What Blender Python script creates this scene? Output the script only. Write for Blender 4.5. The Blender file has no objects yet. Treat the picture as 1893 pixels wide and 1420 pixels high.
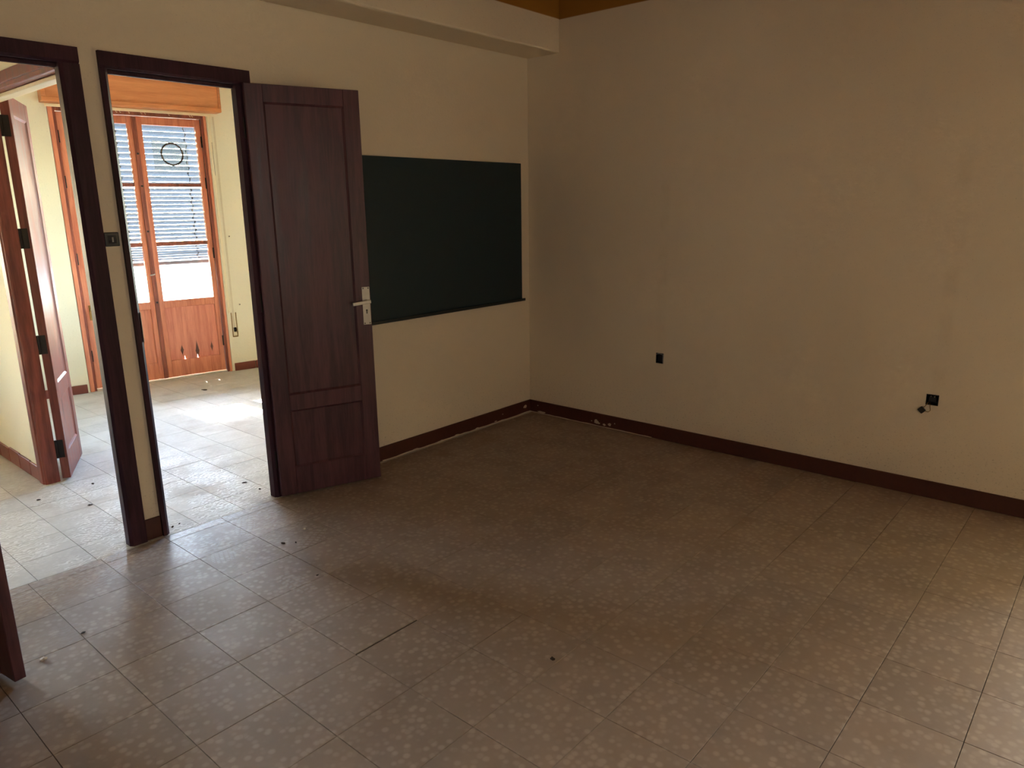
import bpy, bmesh, math, random
from mathutils import Vector, Matrix, noise
random.seed(7)
scene = bpy.context.scene
C = scene.collection

# ------------------------------------------------------------------ camera
YAW, PITCH, ROLL, FPX = 0.8562, -0.2393, -0.0139, 1348.0
CAM = Vector((-4.3046, -3.5485, 1.58))
def camera():
    cy, sy, cp, sp = math.cos(YAW), math.sin(YAW), math.cos(PITCH), math.sin(PITCH)
    fwd = Vector((sy*cp, cy*cp, sp)); right = Vector((cy, -sy, 0)); up = right.cross(fwd)
    r2 = math.cos(ROLL)*right + math.sin(ROLL)*up
    u2 = -math.sin(ROLL)*right + math.cos(ROLL)*up
    cd = bpy.data.cameras.new('camera'); cd.sensor_width = 36; cd.lens = FPX/1893*36
    cd.clip_start = 0.02; cd.clip_end = 200
    o = bpy.data.objects.new('camera', cd); C.objects.link(o)
    m = Matrix((r2, u2, -fwd)).transposed().to_4x4(); m.translation = CAM
    o.matrix_world = m
    scene.camera = o
camera()

# ------------------------------------------------------------------ light
SUN_ELEV, SUN_AZ = math.radians(29.0), math.radians(2.0)     # azimuth: tilt of the sun's travel from -Y towards +X
SUN_W, SKY_W = 25.0, 1.4
SIDE_W, REAR_W = 22.0, 2.2
scene.view_settings.view_transform = 'Standard'
scene.view_settings.look = 'None'
scene.view_settings.gamma = 1.0
scene.view_settings.use_curve_mapping = False
scene.view_settings.exposure = 3.05
scene.cycles.use_denoising = True
scene.cycles.max_bounces = 8
scene.cycles.diffuse_bounces = 7
scene.cycles.glossy_bounces = 3
scene.cycles.use_adaptive_sampling = True
scene.cycles.adaptive_threshold = 0.045
scene.cycles.adaptive_min_samples = 26
scene.cycles.transparent_max_bounces = 24
scene.cycles.sample_clamp_indirect = 12.0
scene.cycles.caustics_reflective = False
scene.cycles.caustics_refractive = False

w = bpy.data.worlds.new('sky'); scene.world = w; w.use_nodes = True
nt = w.node_tree
sky = nt.nodes.new('ShaderNodeTexSky'); sky.sky_type = 'NISHITA'; sky.sun_disc = False
sky.sun_elevation = SUN_ELEV; sky.sun_rotation = 0.0; sky.air_density = 1.0; sky.dust_density = 0.6
nt.links.new(sky.outputs[0], nt.nodes['Background'].inputs['Color'])
nt.nodes['Background'].inputs['Strength'].default_value = SKY_W

sd = bpy.data.lights.new('sun', 'SUN'); sd.energy = SUN_W; sd.angle = math.radians(0.6); sd.color = (1.0, 0.98, 0.95)
so = bpy.data.objects.new('sun', sd); C.objects.link(so)
travel = Vector((math.sin(SUN_AZ)*math.cos(SUN_ELEV), -math.cos(SUN_AZ)*math.cos(SUN_ELEV), -math.sin(SUN_ELEV)))
so.rotation_euler = travel.to_track_quat('-Z', 'Y').to_euler(); so.location = (0, 8, 6)

def area(name, loc, direction, sx, sy, energy, color, portal=False):
    d = bpy.data.lights.new(name, 'AREA'); d.shape = 'RECTANGLE'; d.size = sx; d.size_y = sy
    d.energy = energy; d.color = color
    if portal: d.cycles.is_portal = True
    o = bpy.data.objects.new(name, d); C.objects.link(o)
    o.location = loc; o.rotation_euler = Vector(direction).to_track_quat('-Z', 'Z').to_euler()
    return o
# far wall frame: A is its left reference, DN runs along it, NO points outdoors
FA = Vector((-1.96, 3.50, 0)); FANG = math.atan2(-0.16536, 0.98623)
DN = Vector((math.cos(FANG), math.sin(FANG), 0)); NO = Vector((-DN.y, DN.x, 0))
area('balcony_daylight_portal', FA + DN*0.62 + NO*0.32 + Vector((0, 0, 1.2)), -NO, 1.3, 2.5, 1, (1, 1, 1), True)
area('hall_daylight_portal', FA + DN*(-2.55) + NO*0.24 + Vector((0, 0, 1.4)), -NO, 0.8, 1.4, 1, (1, 1, 1), True)
area('side_window_portal', (0.22, 1.9, 1.55), (-1, 0, 0), 1.2, 1.3, 1, (1, 1, 1), True)
# added fill at the rear wall, then stand-in daylight for the right-wall side doorway
area('rear_fill', (-3.3, -4.97, 1.6), (0.25, 1, 0), 1.7, 1.25, REAR_W, (1.0, 0.93, 0.83))
area('side_room_daylight', (2.2, -4.7, 1.6), (-1, 0.2, -0.25), 0.6, 1.2, SIDE_W, (1.0, 0.97, 0.91))

# ------------------------------------------------------------------ helpers
def lin(r, g, b):
    f = lambda c: (c/255)/12.92 if c/255 <= 0.04045 else (((c/255)+0.055)/1.055)**2.4
    return (f(r), f(g), f(b), 1.0)

class N:
    """thin wrapper for building node trees"""
    def __init__(s, name):
        s.m = bpy.data.materials.new(name); s.m.use_nodes = True; s.t = s.m.node_tree
        s.b = s.t.nodes['Principled BSDF']; s.out = s.t.nodes['Material Output']
    def n(s, typ, **kw):
        x = s.t.nodes.new(typ)
        for k, v in kw.items():
            if isinstance(v, (list,)): v = tuple(v)
            if k in x.inputs.keys() if isinstance(k, str) else False: s.set(x, k, v)
            else: setattr(x, k, v)
        return x
    def set(s, x, k, v):
        if isinstance(v, bpy.types.NodeSocket): s.t.links.new(v, x.inputs[k])
        else: x.inputs[k].default_value = v
    def math(s, op, a, b=None, c=None, clamp=False):
        x = s.t.nodes.new('ShaderNodeMath'); x.operation = op; x.use_clamp = clamp
        for i, v in enumerate((a, b, c)):
            if v is not None: s.set(x, i, v)
        return x.outputs[0]
    def mix(s, f, a, b):
        x = s.t.nodes.new('ShaderNodeMix'); x.data_type = 'RGBA'
        s.set(x, 'Factor', f)
        for i, v in ((6, a), (7, b)):
            if isinstance(v, bpy.types.NodeSocket): s.t.links.new(v, x.inputs[i])
            else: x.inputs[i].default_value = v
        return x.outputs[2]
    def ramp(s, f, lo, hi, a=0.0, b=1.0):
        x = s.t.nodes.new('ShaderNodeMapRange'); x.interpolation_type = 'SMOOTHSTEP'
        s.set(x, 0, f)
        for i, v in ((1, lo), (2, hi), (3, a), (4, b)): x.inputs[i].default_value = v
        return x.outputs[0]
    def noise(s, vec, scale, detail=3.0, rough=0.5, dist=0.0):
        x = s.t.nodes.new('ShaderNodeTexNoise')
        s.set(x, 'Scale', scale); s.set(x, 'Detail', detail); s.set(x, 'Roughness', rough); s.set(x, 'Distortion', dist)
        s.t.links.new(vec, x.inputs['Vector']); return x.outputs[0]
    def mapping(s, vec, scale=(1, 1, 1), loc=(0, 0, 0), rot=(0, 0, 0)):
        x = s.t.nodes.new('ShaderNodeMapping')
        s.t.links.new(vec, x.inputs[0]); x.inputs[1].default_value = loc; x.inputs[2].default_value = rot; x.inputs[3].default_value = scale
        return x.outputs[0]
    def pos(s): return s.t.nodes.new('ShaderNodeNewGeometry').outputs['Position']
    def obj(s): return s.t.nodes.new('ShaderNodeTexCoord').outputs['Object']
    def rnd(s): return s.t.nodes.new('ShaderNodeObjectInfo').outputs['Random']
    def bump(s, h, strength, dist):
        x = s.t.nodes.new('ShaderNodeBump'); x.inputs['Strength'].default_value = strength; x.inputs['Distance'].default_value = dist
        s.t.links.new(h, x.inputs['Height']); s.t.links.new(x.outputs[0], s.b.inputs['Normal'])
    def col(s, c): s.set(s.b, 'Base Color', c)
    def rough(s, r): s.set(s.b, 'Roughness', r)

def plain(name, rgb, rough=0.5, metal=0.0, spec=None, var=0.0):
    n = N(name)
    if var:
        f = n.noise(n.pos(), 30.0, 4)
        c = lin(*rgb); n.col(n.mix(f, tuple(v*(1-var) for v in c[:3])+(1,), tuple(min(1, v*(1+var)) for v in c[:3])+(1,)))
    else: n.col(lin(*rgb))
    n.rough(rough); n.b.inputs['Metallic'].default_value = metal
    if spec is not None: n.b.inputs['Specular IOR Level'].default_value = spec
    return n.m

def plaster(name, rgb, band=None, band_z=2.805, scuff=False):
    n = N(name); p = n.pos()
    base = lin(*rgb)
    big = n.noise(p, 0.9, 2); fine = n.noise(p, 60.0, 2, 0.6)
    c = n.mix(n.ramp(big, 0.3, 0.7), tuple(v*0.93 for v in base[:3])+(1,), base)
    spk = n.ramp(n.noise(p, 140.0, 1), 0.68, 0.76)
    c = n.mix(n.math('MULTIPLY', spk, 0.35), c, tuple(v*0.45 for v in base[:3])+(1,))
    if scuff:
        sep = n.n('ShaderNodeSeparateXYZ'); n.t.links.new(p, sep.inputs[0])
        low = n.ramp(sep.outputs[2], 0.55, 0.08)
        sc = n.ramp(n.noise(n.mapping(p, (1, 1, 1.6)), 70.0, 3, 0.7), 0.58, 0.70)
        dirt = n.math('MULTIPLY', n.math('MULTIPLY', low, sc), 0.55)
        c = n.mix(dirt, c, lin(110, 92, 66))
        # faint vertical smears of old chased-in cable runs on the side wall
        for yy in (-1.14, -2.80):
            d = n.math('ABSOLUTE', n.math('SUBTRACT', sep.outputs[1], yy))
            band_f = n.math('MULTIPLY', n.ramp(d, 0.05, 0.015), n.ramp(sep.outputs[2], 0.5, 0.6))
            band_f = n.math('MULTIPLY', band_f, n.ramp(sep.outputs[2], 2.0, 1.7))
            onx = n.ramp(n.math('ABSOLUTE', sep.outputs[0]), 0.02, 0.01)
            band_f = n.math('MULTIPLY', n.math('MULTIPLY', band_f, onx), n.ramp(n.noise(p, 7.0, 3), 0.35, 0.7))
            c = n.mix(n.math('MULTIPLY', band_f, 0.10), c, lin(150, 128, 90))
    if band:
        sep = n.n('ShaderNodeSeparateXYZ'); n.t.links.new(p, sep.inputs[0])
        c = n.mix(n.ramp(sep.outputs[2], band_z-0.004, band_z+0.004), c, lin(*band))
    n.col(c); n.rough(0.85); n.b.inputs['Specular IOR Level'].default_value = 0.2
    n.bump(fine, 0.2, 0.004)
    return n.m

def wood(name, dark, light, rough=0.35, scale=1.0, bumpy=0.15, axis=2, coat=0.0, knots=()):
    n = N(name); o = n.obj()
    sc = [9.0*scale]*3; sc[axis] = 0.7*scale
    v = n.mapping(o, tuple(sc))
    r = n.rnd()
    off = n.n('ShaderNodeVectorMath'); off.operation = 'ADD'
    n.t.links.new(v, off.inputs[0])
    cmb = n.n('ShaderNodeCombineXYZ')
    for i in range(3): n.t.links.new(n.math('MULTIPLY', r, 13.7+i), cmb.inputs[i])
    n.t.links.new(cmb.outputs[0], off.inputs[1])
    g1 = n.noise(off.outputs[0], 2.2, 5, 0.6, 0.8)
    g2 = n.noise(off.outputs[0], 14.0, 3, 0.6, 0.2)
    f = n.math('ADD', n.math('MULTIPLY', g1, 0.7), n.math('MULTIPLY', g2, 0.3))
    c = n.mix(n.ramp(f, 0.32, 0.68), lin(*dark), lin(*light))
    for (kx, kz, kw, kh) in knots:
        sep = n.n('ShaderNodeSeparateXYZ'); n.t.links.new(o, sep.inputs[0])
        dx = n.math('DIVIDE', n.math('ABSOLUTE', n.math('SUBTRACT', sep.outputs[0], kx)), kw)
        dz = n.math('DIVIDE', n.math('ABSOLUTE', n.math('SUBTRACT', sep.outputs[2], kz)), kh)
        d = n.math('ADD', n.math('POWER', dx, 0.9), n.math('POWER', dz, 0.9))
        c = n.mix(n.ramp(d, 1.15, 0.75, 0.0, 0.9), c, lin(66, 34, 26))
    n.col(c); n.rough(n.ramp(g1, 0.2, 0.8, rough*0.8, rough*1.25))
    n.b.inputs['Coat Weight'].default_value = coat; n.b.inputs['Coat Roughness'].default_value = 0.2
    n.bump(g2, bumpy, 0.002)
    return n.m

def prints_mask(n, p, prints):
    """shoe-sole marks: (x, y, angle, length, width, rows)"""
    total = None
    for (x, y, a, L, Wd, k) in prints:
        mp = n.n('ShaderNodeMapping'); mp.vector_type = 'TEXTURE'
        n.t.links.new(p, mp.inputs[0]); mp.inputs[1].default_value = (x, y, 0); mp.inputs[2].default_value = (0, 0, a); mp.inputs[3].default_value = (1, 1, 1)
        sep = n.n('ShaderNodeSeparateXYZ'); n.t.links.new(mp.outputs[0], sep.inputs[0])
        u, v = sep.outputs[0], sep.outputs[1]
        d = n.math('ADD', n.math('POWER', n.math('ABSOLUTE', n.math('DIVIDE', u, L)), 2.5), n.math('POWER', n.math('ABSOLUTE', n.math('DIVIDE', v, Wd)), 2.0))
        ell = n.ramp(d, 1.0, 0.8)
        bend = n.math('ADD', u, n.math('MULTIPLY', n.math('MULTIPLY', v, v), 6.0))
        s1 = n.ramp(n.math('SINE', n.math('MULTIPLY', bend, 6.283*k)), -0.1, 0.35)
        s2 = n.ramp(n.math('SINE', n.math('MULTIPLY', v, 6.283*k*0.9)), -0.75, -0.35)
        m = n.math('MULTIPLY', ell, n.math('MULTIPLY', s1, s2))
        total = m if total is None else n.math('MAXIMUM', total, m)
    return total

def floor_tile(name, base, pebble, far):
    n = N(name); p = n.pos(); r = n.rnd()
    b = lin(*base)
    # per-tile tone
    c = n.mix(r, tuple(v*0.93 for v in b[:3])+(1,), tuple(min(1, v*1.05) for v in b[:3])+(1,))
    cloud = n.noise(p, 5.0, 5, 0.6)
    c = n.mix(n.ramp(cloud, 0.35, 0.7, 0.0, 0.35), c, tuple(v*0.72 for v in b[:3])+(1,))
    # terrazzo chips
    vo = n.n('ShaderNodeTexVoronoi'); vo.feature = 'F1'; n.t.links.new(n.mapping(p, (1, 1, 0.0)), vo.inputs['Vector'])
    n.set(vo, 'Scale', 37.0 if not far else 44.0); n.set(vo, 'Randomness', 0.85)
    sep = n.n('ShaderNodeSeparateColor'); n.t.links.new(vo.outputs['Color'], sep.inputs[0])
    chip = n.math('MULTIPLY', n.ramp(vo.outputs['Distance'], 0.58, 0.24), n.ramp(sep.outputs[1], 0.0, 0.7, 0.25, 1.0))
    c = n.mix(n.math('MULTIPLY', chip, 0.55 if not far else 0.30), c, lin(*pebble))
    # grime specks
    spk = n.ramp(n.noise(p, 95.0, 3, 0.6), 0.70, 0.78)
    clus = n.ramp(n.noise(p, 2.3, 3), 0.5, 0.68)
    c = n.mix(n.math('MULTIPLY', n.math('MULTIPLY', spk, clus), 0.7), c, lin(62, 48, 38))
    stain = n.ramp(n.noise(n.mapping(p, (1, 1, 1), (5.2, 1.7, 0)), 1.6, 4, 0.55), 0.55, 0.72)
    c = n.mix(n.math('MULTIPLY', stain, 0.30), c, lin(128, 98, 66))
    # dust: matte, with swept and trodden marks where the polish shows through
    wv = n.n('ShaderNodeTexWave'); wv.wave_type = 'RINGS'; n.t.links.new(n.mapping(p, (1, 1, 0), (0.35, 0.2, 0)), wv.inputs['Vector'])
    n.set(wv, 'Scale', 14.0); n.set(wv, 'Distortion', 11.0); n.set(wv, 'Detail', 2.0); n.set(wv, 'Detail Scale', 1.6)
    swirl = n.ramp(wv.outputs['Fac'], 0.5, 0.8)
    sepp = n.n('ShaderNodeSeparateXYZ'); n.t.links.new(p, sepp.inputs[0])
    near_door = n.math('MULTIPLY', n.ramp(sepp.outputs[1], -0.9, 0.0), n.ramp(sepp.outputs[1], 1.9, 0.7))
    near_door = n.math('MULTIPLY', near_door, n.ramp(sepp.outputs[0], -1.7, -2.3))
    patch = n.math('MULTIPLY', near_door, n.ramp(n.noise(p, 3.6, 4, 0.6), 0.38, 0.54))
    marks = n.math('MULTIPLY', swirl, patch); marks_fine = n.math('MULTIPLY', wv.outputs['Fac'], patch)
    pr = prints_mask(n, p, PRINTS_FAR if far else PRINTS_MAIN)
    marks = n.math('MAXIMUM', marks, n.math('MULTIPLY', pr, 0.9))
    c = n.mix(n.math('MULTIPLY', marks, 0.60 if far else 0.22), c, lin(236, 234, 228) if far else lin(190, 184, 176))  # marks also lightened in colour, standing in for their glint
    n.col(c)
    rb = n.ramp(cloud, 0.3, 0.7, 0.62, 0.80) if far else n.ramp(cloud, 0.3, 0.7, 0.44, 0.60)
    n.rough(n.math('SUBTRACT', rb, n.math('MULTIPLY', marks, 0.28 if far else 0.20)))
    n.b.inputs['Specular IOR Level'].default_value = 0.28 if far else 0.5
    if far: n.bump(n.math('ADD', n.noise(p, 26.0, 2), n.math('MULTIPLY', marks_fine, 1.0)), 0.14, 0.004)
    else: n.bump(n.noise(p, 26.0, 2), 0.15, 0.004)
    return n.m

PI = math.pi
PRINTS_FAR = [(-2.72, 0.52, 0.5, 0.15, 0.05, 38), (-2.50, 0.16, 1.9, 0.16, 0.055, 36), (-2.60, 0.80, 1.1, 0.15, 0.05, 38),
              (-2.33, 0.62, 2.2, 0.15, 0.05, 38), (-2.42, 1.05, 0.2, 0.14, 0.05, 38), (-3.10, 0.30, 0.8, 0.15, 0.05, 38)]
PRINTS_MAIN = [(-2.83, -0.46, 1.2, 0.07, 0.06, 55), (-2.58, -0.22, 1.0, 0.15, 0.05, 38), (-2.95, -0.25, 2.4, 0.14, 0.05, 38),
               (-2.44, -0.62, 0.6, 0.12, 0.05, 38), (-2.75, -0.95, 1.6, 0.13, 0.05, 38)]

M = {}
M['wall'] = plaster('cream_plaster_dark_room', (230, 218, 197), band=(158, 112, 44), scuff=True)
M['wall_far'] = plaster('cream_plaster', (238, 230, 204))
M['ceiling'] = plaster('mustard_ceiling_paint', (158, 112, 44))
M['ceiling_far'] = plaster('white_ceiling_paint', (240, 236, 222))
M['mahogany'] = wood('dark_mahogany', (60, 33, 42), (92, 53, 62), 0.38, bumpy=0.10)
M['mahogany_frame'] = wood('dark_mahogany_frame', (46, 27, 36), (72, 43, 54), 0.55, bumpy=0.10)
_f = M['mahogany_frame'].node_tree.nodes['Principled BSDF']; _f.inputs['Specular IOR Level'].default_value = 0.2
M['redwood'] = wood('red_brown_varnish', (98, 42, 34), (144, 76, 62), 0.42, bumpy=0.08)
M['pine'] = wood('orange_pine', (192, 106, 76), (224, 144, 108), 0.42, bumpy=0.12)
M['pine_dirty'] = wood('aged_pine_jamb', (110, 54, 40), (160, 86, 64), 0.5, bumpy=0.2)
M['pine_panel'] = wood('orange_pine_panel', (200, 112, 88), (226, 146, 118), 0.42, bumpy=0.12,
                       knots=((0.115, 0.27, 0.016, 0.055), (0.255, 0.245, 0.020, 0.11), (0.395, 0.27, 0.013, 0.055)))
M['pine_box'] = wood('honey_pine_box', (200, 122, 72), (222, 148, 96), 0.40, bumpy=0.08, axis=0)
M['skirt'] = plain('brown_skirting_paint', (74, 36, 27), 0.45, var=0.25)
M['skirt_tile'] = plain('brown_skirting_tile', (128, 66, 52), 0.4, var=0.12)
M['grout'] = plain('dark_grout', (60, 50, 42), 0.9, var=0.3)
M['mortar'] = plain('pale_mortar', (196, 184, 166), 0.9, var=0.15)
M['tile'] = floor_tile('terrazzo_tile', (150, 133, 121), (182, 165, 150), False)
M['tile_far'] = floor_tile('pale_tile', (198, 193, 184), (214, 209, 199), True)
M['chalk'] = plain('green_black_slate', (14, 40, 47), 0.55, var=0.12)
M['chalk_frame'] = plain('dark_painted_wood', (20, 28, 30), 0.45)
M['black'] = plain('black_plastic', (16, 16, 18), 0.35)
M['dark_plate'] = plain('dark_grey_plastic', (46, 48, 54), 0.35)
M['grey_plate'] = plain('grey_plastic', (150, 150, 152), 0.4)
M['steel'] = plain('worn_nickel', (186, 182, 176), 0.36, 0.6, var=0.12)
M['iron'] = plain('dark_iron', (44, 38, 36), 0.5, 0.6)
M['brass'] = plain('old_brass', (150, 120, 70), 0.4, 0.9)
M['paint_cream'] = plain('cream_gloss_paint', (236, 224, 190), 0.5, var=0.05)
M['strap'] = plain('woven_cream_strap', (214, 202, 172), 0.9, var=0.1)
M['slat'] = plain('grey_painted_slat', (76, 85, 95), 0.6, var=0.06)
M['cord'] = plain('grey_cord', (84, 92, 100), 0.8)
M['conc'] = plain('terrace_screed', (100, 97, 93), 0.9, var=0.06)
M['dirt'] = plain('dark_debris', (52, 40, 32), 0.9)
M['chip'] = plain('white_plaster_crumb', (214, 204, 190), 0.9, var=0.08)
M['ring'] = plain('brown_rubber_ring', (70, 52, 38), 0.6)
def glass(name, tint, haze=0.0):
    n = N(name); t = n.t
    tr = t.nodes.new('ShaderNodeBsdfTransparent'); tr.inputs[0].default_value = tint
    gl = t.nodes.new('ShaderNodeBsdfGlossy'); gl.inputs['Roughness'].default_value = 0.03
    fr = t.nodes.new('ShaderNodeFresnel'); fr.inputs[0].default_value = 1.45
    mx = t.nodes.new('ShaderNodeMixShader'); t.links.new(fr.outputs[0], mx.inputs[0])
    t.links.new(tr.outputs[0], mx.inputs[1]); t.links.new(gl.outputs[0], mx.inputs[2])
    last = mx
    if haze:
        df = t.nodes.new('ShaderNodeBsdfTranslucent'); df.inputs[0].default_value = (0.5, 0.52, 0.5, 1)
        m2 = t.nodes.new('ShaderNodeMixShader'); m2.inputs[0].default_value = haze
        t.links.new(mx.outputs[0], m2.inputs[1]); t.links.new(df.outputs[0], m2.inputs[2]); last = m2
    t.links.new(last.outputs[0], n.out.inputs[0])
    return n.m
M['glass'] = glass('window_glass', (0.94, 0.97, 0.98, 1))
M['sheet'] = glass('milky_sheet', (0.80, 0.83, 0.82, 1), 0.12)

# ---- mesh helpers
def nbm(): return bmesh.new()
def box(bm, x0, x1, y0, y1, z0, z1, bev=0.0, seg=1):
    vs = [bm.verts.new((x, y, z)) for x in (x0, x1) for y in (y0, y1) for z in (z0, z1)]
    fs = [(0, 1, 3, 2), (4, 6, 7, 5), (0, 4, 5, 1), (2, 3, 7, 6), (0, 2, 6, 4), (1, 5, 7, 3)]
    faces = [bm.faces.new([vs[i] for i in f]) for f in fs]
    if bev:
        es = set(e for f in faces for e in f.edges)
        bmesh.ops.bevel(bm, geom=list(es), offset=bev, segments=seg, profile=0.5, affect='EDGES')
    return bm
def bx(*a, **k): return box(nbm(), *a, **k)
def cyl(bm, p0, p1, r, seg=14, r1=None):
    p0, p1 = Vector(p0), Vector(p1); d = (p1-p0); L = d.length
    m = Matrix.Translation((p0+p1)/2) @ d.to_track_quat('Z', 'Y').to_matrix().to_4x4()
    bmesh.ops.create_cone(bm, cap_ends=True, segments=seg, radius1=r, radius2=r if r1 is None else r1, depth=L, matrix=m)
    return bm
def prism(bm, pts, axis, a, b):
    """extrude a closed 2-D outline; axis 'z': pts are (x,y); axis 'x': pts are (y,z); axis 'y': pts are (x,z)"""
    def P(u, v, w):
        return {'z': (u, v, w), 'x': (w, u, v), 'y': (u, w, v)}[axis]
    lo = [bm.verts.new(P(u, v, a)) for u, v in pts]; hi = [bm.verts.new(P(u, v, b)) for u, v in pts]
    n = len(pts)
    bm.faces.new(lo); bm.faces.new(hi[::-1])
    for i in range(n): bm.faces.new((lo[i], hi[i], hi[(i+1) % n], lo[(i+1) % n]))
    return bm
def tube(bm, pts, r, seg=8):
    rings = []
    P = [Vector(p) for p in pts]
    for i, p in enumerate(P):
        t = (P[min(i+1, len(P)-1)] - P[max(i-1, 0)]).normalized()
        a = t.orthogonal().normalized(); b = t.cross(a)
        if rings:
            # keep frames aligned
            a = (prev_a - t*prev_a.dot(t)).normalized(); b = t.cross(a)
        prev_a = a
        rings.append([bm.verts.new(p + r*(math.cos(2*PI*k/seg)*a + math.sin(2*PI*k/seg)*b)) for k in range(seg)])
    for i in range(len(rings)-1):
        for k in range(seg):
            bm.faces.new((rings[i][k], rings[i][(k+1) % seg], rings[i+1][(k+1) % seg], rings[i+1][k]))
    bm.faces.new(rings[0][::-1]); bm.faces.new(rings[-1])
    return bm
def mesh(bm, name):
    bmesh.ops.recalc_face_normals(bm, faces=bm.faces)
    me = bpy.data.meshes.new(name); bm.to_mesh(me); bm.free(); return me
def obj(name, bm, mat, parent=None, loc=(0, 0, 0), rotz=0.0, smooth=False):
    me = bm if isinstance(bm, bpy.types.Mesh) else mesh(bm, name)
    if mat and not me.materials: me.materials.append(M[mat])
    if smooth:
        for f in me.polygons: f.use_smooth = True
    o = bpy.data.objects.new(name, me); C.objects.link(o)
    o.location = loc; o.rotation_euler = (0, 0, rotz)
    if parent: o.parent = parent
    return o
def tag(o, label, cat, kind=None, group=None):
    o['label'] = label; o['category'] = cat
    if kind: o['kind'] = kind
    if group: o['group'] = group
    return o
def thing(name, label, cat, loc=(0, 0, 0), rotz=0.0, kind=None, group=None):
    o = bpy.data.objects.new(name, None); C.objects.link(o); o.empty_display_size = 0.1
    o.location = loc; o.rotation_euler = (0, 0, rotz)
    return tag(o, label, cat, kind, group)
def struct(name, bm, mat, label, cat, **k):
    return tag(obj(name, bm, mat, **k), label, cat, 'structure')

# ------------------------------------------------------------------ dimensions
XL, YB = -4.95, -4.95            # left wall, wall behind the viewer
ZC, ZFC = 3.15, 2.95             # ceilings
WT = 0.03                        # door wall thickness
DOOR_TOP = 2.252                 # outer top of the door frames
L0, L1 = -3.87, -3.066            # left doorway clear opening
R0, R1 = -2.874, -2.276          # right doorway clear opening
E1, E2 = -2.987, -2.908          # plaster strip between the two frames
PXL, PXR = -3.03, -2.955         # partition faces
BEAM_D, BEAM_Z = 0.29, 2.592

# ------------------------------------------------------------------ setting: walls
bm = nbm()
fo = 0.05
box(bm, XL, L0-0.05, 0, WT, 0, ZC)
box(bm, E1-0.02, E2+0.012, 0, WT, 0, DOOR_TOP-0.03)
box(bm, R1+0.05, 0, 0, WT, 0, DOOR_TOP-0.03)
box(bm, L0-0.05, 0, 0, WT, DOOR_TOP-0.03, ZC)
struct('wall_back', bm, 'wall', 'cream plaster wall with two doorways and a chalkboard on it', 'wall')
bm = nbm()   # right wall with a doorway behind the viewer and two chased-out socket holes
SOCK = [(-1.168, -1.111, 0.531, 0.602), (-2.812, -2.752, 0.515, 0.574)]
DW0, DW1 = -4.75, -3.86
def wall_x_with_holes(bm, x0, x1, y0, y1, z0, z1, holes):
    ys = sorted({y0, y1, *[h[0] for h in holes], *[h[1] for h in holes]})
    for a, b in zip(ys, ys[1:]):
        hs = [h for h in holes if h[0] <= a+1e-6 and h[1] >= b-1e-6]
        z = z0
        for h in sorted(hs, key=lambda q: q[2]):
            if h[2] > z+1e-6: box(bm, x0, x1, a, b, z, h[2])
            z = h[3]
        box(bm, x0, x1, a, b, z, z1)
wall_x_with_holes(bm, 0, 0.18, YB, WT, 0, ZC, SOCK + [(DW0, DW1, 0.0, 2.2)])
struct('wall_right', bm, 'wall', 'long bare cream wall on the right with two open socket holes', 'wall')
struct('wall_left', bx(XL-0.15, XL, YB, 4.6, 0, ZC), 'wall', 'cream wall on the left, outside the view', 'wall')
bm = nbm()
for a in ((2.6, 2.75, -5.6, -3.0, 0, 2.6), (0.18, 2.75, -5.75, -5.6, 0, 2.6), (0.18, 2.75, -3.0, -2.85, 0, 2.6), (0.18, 2.75, -5.75, -2.85, 2.6, 2.75), (0.0, 2.75, -5.75, -2.85, -0.2, 0.0)): box(bm, *a)
for a in ((-4.8, -1.8, -6.5, -6.35, 0, 2.9), (-4.95, -4.8, -6.5, YB-0.15, 0, 2.9), (-1.8, -1.65, -6.5, YB-0.15, 0, 2.9), (-4.95, -1.65, -6.5, YB-0.15, 2.9, 3.05), (-4.95, -1.65, -6.5, YB-0.15, -0.2, 0)): box(bm, *a)  # added closed shell keeping sky light out of the rear opening
struct('wall_side_room', bm, 'wall_far', 'walls of the small room beyond the side doorway, plus an added closed shell behind the rear window', 'wall')
bm = nbm()
box(bm, XL-0.15, -4.2, YB-0.15, YB, 0, ZC); box(bm, -2.4, 0.18, YB-0.15, YB, 0, ZC); box(bm, -4.2, -2.4, YB-0.15, YB, 0, 0.95); box(bm, -4.2, -2.4, YB-0.15, YB, 2.25, ZC)
struct('wall_front', bm, 'wall', 'cream wall behind the viewer', 'wall')
bm = bx(-4.95, 0, -BEAM_D, 0.0, BEAM_Z, ZC, bev=0.012, seg=2)
struct('trim_1', bm, 'wall', 'plastered ceiling beam boxed out above the door wall', 'beam')
struct('ceiling', bx(XL-0.15, 0.18, YB-0.15, WT, ZC, ZC+0.15), 'ceiling', 'mustard painted ceiling of the dark room', 'ceiling')

# far room and hall
bm = nbm()
box(bm, PXL, PXR, 1.262, 4.2, 0, ZFC)
box(bm, PXL, PXR, WT, 1.262, DOOR_TOP-0.02, ZFC)
box(bm, -3.0, PXR, WT, 0.09, 0, DOOR_TOP-0.02)
struct('wall_hall', bm, 'wall_far', 'pale partition wall seen through the left doorway', 'wall')
bm = nbm()
S0, S1, ZT = -0.016, 1.261, 2.44
box(bm, -3.2, -2.95, 0, 0.2, 0, ZFC); box(bm, -2.95, -2.15, 0, 0.2, 0, 0.7); box(bm, -2.95, -2.15, 0, 0.2, 2.1, ZFC)
box(bm, -2.15, S0, 0, 0.2, 0, ZFC); box(bm, S1, 2.3, 0, 0.2, 0, ZFC); box(bm, S0, S1, 0, 0.2, ZT, ZFC)
struct('wall_balcony', bm, 'wall_far', 'pale cream wall around the balcony doors of the bright room', 'wall', loc=FA, rotz=FANG)
bm = nbm()
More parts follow.
